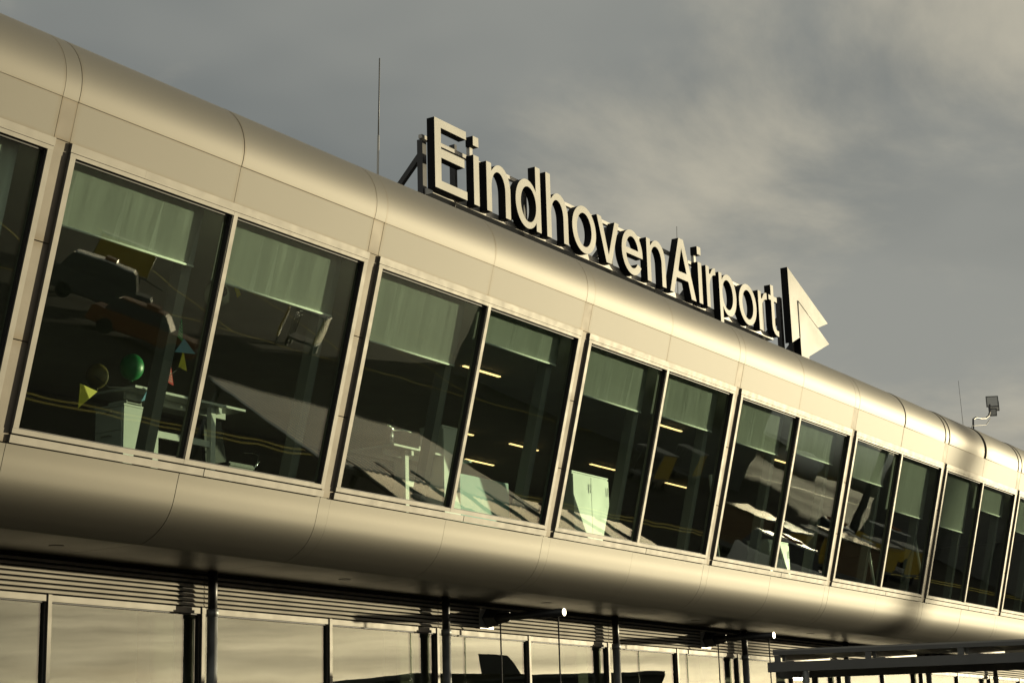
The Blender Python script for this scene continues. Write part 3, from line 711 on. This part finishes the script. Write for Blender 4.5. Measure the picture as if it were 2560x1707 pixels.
vr = thing('pale_walkway_roof', (23, -8, 0), 'pale curved glossy walkway roof with dark standing seams, mirrored low in the windows', 'canopy')
P1 = Vector((20.0, -11.75, 0))
def VP(a, b, z): return P1 - E1*a + W1*b + Vector((0, 0, z))
def vz(a): return 3.02 - .16*(a/5.6)**2
for i in range(9):
    b0 = i*1.3; b1 = b0+1.3
    m = MB(); n = 14; pr = None
    for j in range(n+1):
        a = 5.6*j/n; z = vz(a)
        cur = (m.bm.verts.new(VP(a, b0+.03, z)), m.bm.verts.new(VP(a, b1-.03, z)))
        if pr: f = m.bm.faces.new((pr[0], pr[1], cur[1], cur[0])); f.smooth = True
        pr = cur
    bmesh.ops.recalc_face_normals(m.bm, faces=m.bm.faces)
    m.build('roof_panel', 'vaultroof', vr)
    MB().tube([VP(5.6*j/n, b0, vz(5.6*j/n)+.01) for j in range(n+1)], .04, 6).build('seam', 'seam', vr)
for b in (.5, 6, 11.2):
    for a in (.4, 5.0): MB().tube([VP(a, b, 0), VP(a, b, vz(a)-.03)], .06, 12).build('post', 'galv', vr)

def wheel(parent, p, r, w, ax):
    d = E1*ax[0] + E2*ax[1]; p = Vector(p)
    o = MB().tube([p-d*w/2, p+d*w/2], r, 18).build('wheel', 'rubber', parent)
    MB().tube([p-d*(w/2+.01), p+d*(w/2+.01)], r*.5, 12).build('rim', 'steelgrey', o)
def rotbox(cx, cy, yaw):
    mt = Matrix.Translation((cx, cy, 0)) @ Matrix.Rotation(rad(yaw), 4, 'Z')
    def f(x0, x1, y0, y1, z0, z1, tap=0):
        m = MB(); m.hexa([mt @ Vector(q) for q in ((x0, y0, z0), (x1, y0, z0), (x1, y1, z0), (x0, y1, z0), (x0+tap, y0+tap*.4, z1), (x1-tap, y0+tap*.4, z1), (x1-tap, y1-tap*.4, z1), (x0+tap, y1-tap*.4, z1))]); return m
    def tb(pts, r, n=10):
        m = MB(); m.tube([mt @ Vector(q) for q in pts], r, n); return m
    return f, tb
def cart(cx, cy, yaw, lab):
    f, tb = rotbox(cx, cy, yaw); t = thing('baggage_cart', (cx, cy, 0), lab, 'baggage cart', 'baggage carts on the apron')
    f(-1.5, 1.5, -.75, .75, .45, .58).build('deck', 'steelgrey', t)
    f(-1.55, 1.55, -.8, .8, 1.98, 2.05).build('canopy_roof', 'joist', t)
    f(-1.5, 1.5, .70, .74, .6, 1.96).build('curtain', 'cargoyellow', t)
    for x in (-1.48, -.5, .5, 1.48):
        for y in (-.72, .68): tb([(x, y, .56), (x, y, 1.99)], .03, 6).build('frame_post', 'steelgrey', t)
    for x in (-1, 1):
        for y in (-.7, .7):
            o = tb([(x, y-.08, .24), (x, y+.08, .24)], .24, 16).build('wheel', 'rubber', t)
    tb([(1.5, 0, .42), (2.5, 0, .3)], .04, 8).build('tow_bar', 'steelgrey', t)
cart(83, -37, -20, 'baggage cart with yellow side curtain on the apron, mirrored in the seventh window')
cart(50, -54, 40, 'caged baggage cart on the apron, mirrored high in the second window')
cart(58, -47.5, -35, 'baggage cart on the apron, mirrored in the third window')
cart(72, -33, -15, 'baggage cart on the apron, mirrored in the eighth window')
def car(cx, cy, yaw, paint, lab, van=False):
    f, tb = rotbox(cx, cy, yaw); t = thing('service_van' if van else 'service_car', (cx, cy, 0), lab, 'van' if van else 'car')
    h = 1.0 if not van else 1.25
    f(-2.2, 2.2, -.88, .88, .32, h, .10).bevel(.06, 2).build('body', paint, t)
    f(-1.9 if van else -1.7, 1.5 if van else 1.1, -.80, .80, h, 2.0 if van else 1.55, .38).bevel(.05, 2).build('cabin', 'lens', t)
    f(-1.5 if van else -1.25, 1.05 if van else .65, -.64, .64, 2.0 if van else 1.55, 2.06 if van else 1.60, .05).build('roof', 'paintwhite' if van else paint, t)
    f(-.3, .3, -.5, .5, 2.08 if van else 1.62, 2.2 if van else 1.72, .03).build('beacon_bar', 'orange', t)
    for x in (-1.4, 1.4):
        for y in (-.86, .86):
            tb([(x, y-.1, .34), (x, y+.1, .34)], .34, 18).build('wheel', 'rubber', t)
    for y in (-.6, .6): tb([(2.16, y, .7), (2.22, y, .7)], .1, 12).build('headlight', 'paintwhite', t)
car(36.5, -36.5, 50, 'orange', 'orange yellow service car on the apron, mirrored behind the balloons')
car(39.5, -43, 45, 'hangar', 'dark service van with white roof and amber beacon on the apron', True)
def container(cx, cy, yaw, lab):
    f, tb = rotbox(cx, cy, yaw); t = thing('cargo_container', (cx, cy, 0), lab, 'container', 'cargo containers on the apron')
    f(-1.6, 1.6, -1.0, 1.0, .5, 2.1).build('box', 'brown', t)
    f(-1.66, 1.66, -1.06, 1.06, 2.102, 2.18).build('lid', 'vaultroof', t)
    f(-1.7, 1.7, -1.1, 1.1, .3, .498).build('dolly_deck', 'steelgrey', t)
    for x in (-1.2, 1.2):
        for y in (-.9, .9): tb([(x, y-.08, .16), (x, y+.08, .16)], .16, 12).build('wheel', 'rubber', t)
for i in range(5):  # unseen cart train, added so the right-hand glass picks up glints
    cart(64+i*5.2, -20.6-i*.55, -6, ('rearmost', 'second', 'middle', 'fourth', 'foremost')[i] + ' baggage cart of the train added on the apron for sun glints')
car(58, -17.5, 28, 'paintwhite', 'white van added on the apron for sun glints, mirrored in the seventh window', True)  # the three vans here are added glint sources for the window reflections
car(78, -24.5, -40, 'fuselage', 'white van added side on for sun glints, mirrored in the tenth window', True)
car(92, -27.0, 15, 'cargoyellow', 'yellow van added farther along the apron for sun glints, mirrored in the eighth window', True)
container(62, -21.5, -10, 'brown cargo container with shiny lid on the apron, mirrored in the ninth window')
container(71, -20.5, 12, 'brown cargo container with shiny lid on the apron, mirrored in the eleventh window')
sg = thing('stand_sign', (55, -46.7, 0), 'yellow apron stand board with the number 22', 'sign')
f, tb = rotbox(55, -46.7, 140)
f(-.7, .7, -.05, .05, .5, 2.0).build('board', 'cargoyellow', sg)
for x in (-.5, .5): tb([(x, 0, 0), (x, 0, .5)], .04, 8).build('leg', 'steelgrey', sg)
tcu = bpy.data.curves.new('n', 'FONT'); tcu.body = '22'; tcu.size = 1.2; tcu.align_x = 'CENTER'; tcu.extrude = .01
to = bpy.data.objects.new('tmp', tcu); COL.objects.link(to); dg = bpy.context.evaluated_depsgraph_get(); dg.update()
me = bpy.data.meshes.new_from_object(to.evaluated_get(dg)); bpy.data.objects.remove(to)
mt = Matrix.Translation((55, -46.7, 0)) @ Matrix.Rotation(rad(140), 4, 'Z') @ Matrix.Translation((0, -.065, .82)) @ Matrix.Rotation(rad(90), 4, 'X')
me.transform(mt); me.materials.clear(); me.materials.append(MAT['black'])
no = bpy.data.objects.new('number', me); COL.objects.link(no); no.parent = sg; no.matrix_parent_inverse = Matrix.Translation(-sg.location)
bl = thing('belt_loader', (93, -58, 0), 'yellow belt loader with raised conveyor on the apron', 'belt loader')
f, tb = rotbox(93, -58, 25)
f(-2.6, 2.6, -1, 1, .4, 1.0, .1).bevel(.05).build('chassis', 'cargoyellow', bl)
m, _ = f, None
cv = MB(); mt = Matrix.Translation((93, -58, 0)) @ Matrix.Rotation(rad(25), 4, 'Z')
cv.hexa([mt @ Vector(q) for q in ((-4, -.5, 1.0), (4, -.5, 3.3), (4, .5, 3.3), (-4, .5, 1.0), (-4, -.5, 1.25), (4, -.5, 3.55), (4, .5, 3.55), (-4, .5, 1.25))]); cv.build('conveyor', 'darksteel', bl)
f(.5, 1.9, -.95, -.1, 1.0, 2.3, .1).build('cab', 'cargoyellow', bl)
for x in (-1.8, 1.8):
    for y in (-.95, .95): tb([(x, y-.12, .4), (x, y+.12, .4)], .4, 16).build('wheel', 'rubber', bl)

def airliner(cx, cy, yaw, sc, tailmat, lab):
    mt = Matrix.Translation((cx, cy, 0)) @ Matrix.Rotation(rad(yaw), 4, 'Z') @ Matrix.Scale(sc, 4)
    t = thing('airliner', (cx, cy, 0), lab, 'aeroplane', 'parked airliners')
    m = MB(); st = [(-16, .3, 4.6), (-13, .9, 4.2), (-8, 1.7, 3.7), (-2, 1.98, 3.4), (8, 1.98, 3.4), (12, 1.9, 3.4), (14.5, 1.5, 3.3), (16, .8, 3.1), (16.7, .1, 3.0)]
    m.tube([mt @ Vector((x, 0, z)) for x, r, z in st], [r*sc for x, r, z in st], 24); m.build('fuselage', 'fuselage', t)
    def hx(p, nm, mat):
        q = MB(); q.hexa([mt @ Vector(a) for a in p]); q.build(nm, mat, t)
    # swept fin with a chamfered top corner
    hx([(-15.6, -.12, 5.0), (-10.2, -.16, 4.9), (-10.2, .16, 4.9), (-15.6, .12, 5.0), (-16.6, -.05, 11.2), (-14.2, -.06, 11.0), (-14.2, .06, 11.0), (-16.6, .05, 11.2)], 'tail_fin', tailmat)
    for s in (-1, 1):
        hx([(-15.8, s*.4, 4.9), (-13.2, s*.4, 4.8), (-14.9, s*6, 5.4), (-16.2, s*6, 5.4), (-15.8, s*.4, 5.05), (-13.2, s*.4, 5.05), (-14.9, s*6, 5.5), (-16.2, s*6, 5.5)], 'tailplane', 'fuselage')
        hx([(-3.5, s*1.6, 2.7), (3.0, s*1.6, 2.6), (-3.2, s*16, 3.7), (-5.0, s*16, 3.7), (-3.5, s*1.6, 3.0), (3.0, s*1.6, 3.1), (-3.2, s*16, 3.85), (-5.0, s*16, 3.85)], 'wing', 'fuselage')
        e = MB(); e.tube([mt @ Vector((x, s*5, 2.0)) for x in (4.2, 3.2, 1, -.6)], [.95*sc, 1.1*sc, 1.0*sc, .7*sc], 20); e.build('engine', 'fuselage', t)
        for x in (-1.5, 12.5):
            e = MB(); e.tube([mt @ Vector((x, s*(2.6 if x < 0 else .25)-.2, .5)), mt @ Vector((x, s*(2.6 if x < 0 else .25)+.2, .5))], .5*sc, 16); e.build('wheel', 'rubber', t)
            e = MB(); e.tube([mt @ Vector((x, s*(2.6 if x < 0 else .25), .5)), mt @ Vector((x, s*(2.0 if x < 0 else .25), 2.6))], .12*sc, 8); e.build('gear_leg', 'steelgrey', t)
airliner(196, -92, 160, 1.0, 'tailgreen', 'white airliner with green fin parked nose in on the apron')
airliner(121.5, -51.8, 56, 1.0, 'hangar', 'airliner with dark fin showing behind the low pier building')
pier = thing('pier_building', (90.8, -41, 0), 'long low dark pier building across the apron, mirrored in the ground floor glass', 'building')
pm = Matrix.Translation((90.8, -41, 0)) @ Matrix.Rotation(rad(60.4), 4, 'Z')
def pbox(x0, x1, y0, y1, z0, z1, nm, mat):
    m = MB(); m.box(x0, x1, y0, y1, z0, z1); bmesh.ops.transform(m.bm, matrix=pm, verts=m.bm.verts); return m.build(nm, mat, pier)
pbox(-17, 3.6, -16, 0, 0, 7.45, 'wall', 'hangar'); pbox(-17.3, 3.9, -16.3, .3, 7.452, 7.72, 'roof', 'roofing')
for i in range(6):
    w = pbox(-16.6+i*3.05, -14.0+i*3.05, .01, .09, 3.4, 5.6, 'window', 'lens')
hall = thing('added_dark_hall', (122, -28, 0), 'dark low hall added far across the apron to darken reflections in the last windows', 'building')  # made-up hall out of view, placed to darken what the last windows mirror
MB().box(112, 132, -37, -17, 0, 6.2).build('wall', 'hangar', hall); MB().box(111.7, 132.3, -37.3, -16.7, 6.202, 6.5).build('roof', 'roofing', hall)
for i in range(4): MB().box(111.9, 111.99, -35.6+i*4.7, -31.9+i*4.7, 0.05, 4.4).build('roller_door', 'steelgrey', hall)
lm = thing('apron_light_mast', (101.7, -33.4, 0), 'tall round apron floodlight mast out to the right, casting a long shadow on the facade', 'light mast')
MB().tube([(101.7, -33.4, 0), (101.7, -33.4, 24)], [.30, .24], 24).build('pole', 'galv', lm)
MB().box(100.4, 103.0, -33.6, -33.2, 24.0, 24.3).build('head_frame', 'galv', lm)
for i in range(4): MB().box(100.5+i*.65, 101.0+i*.65, -33.85, -33.62, 23.7, 24.25).build('floodlight', 'steelgrey', lm)
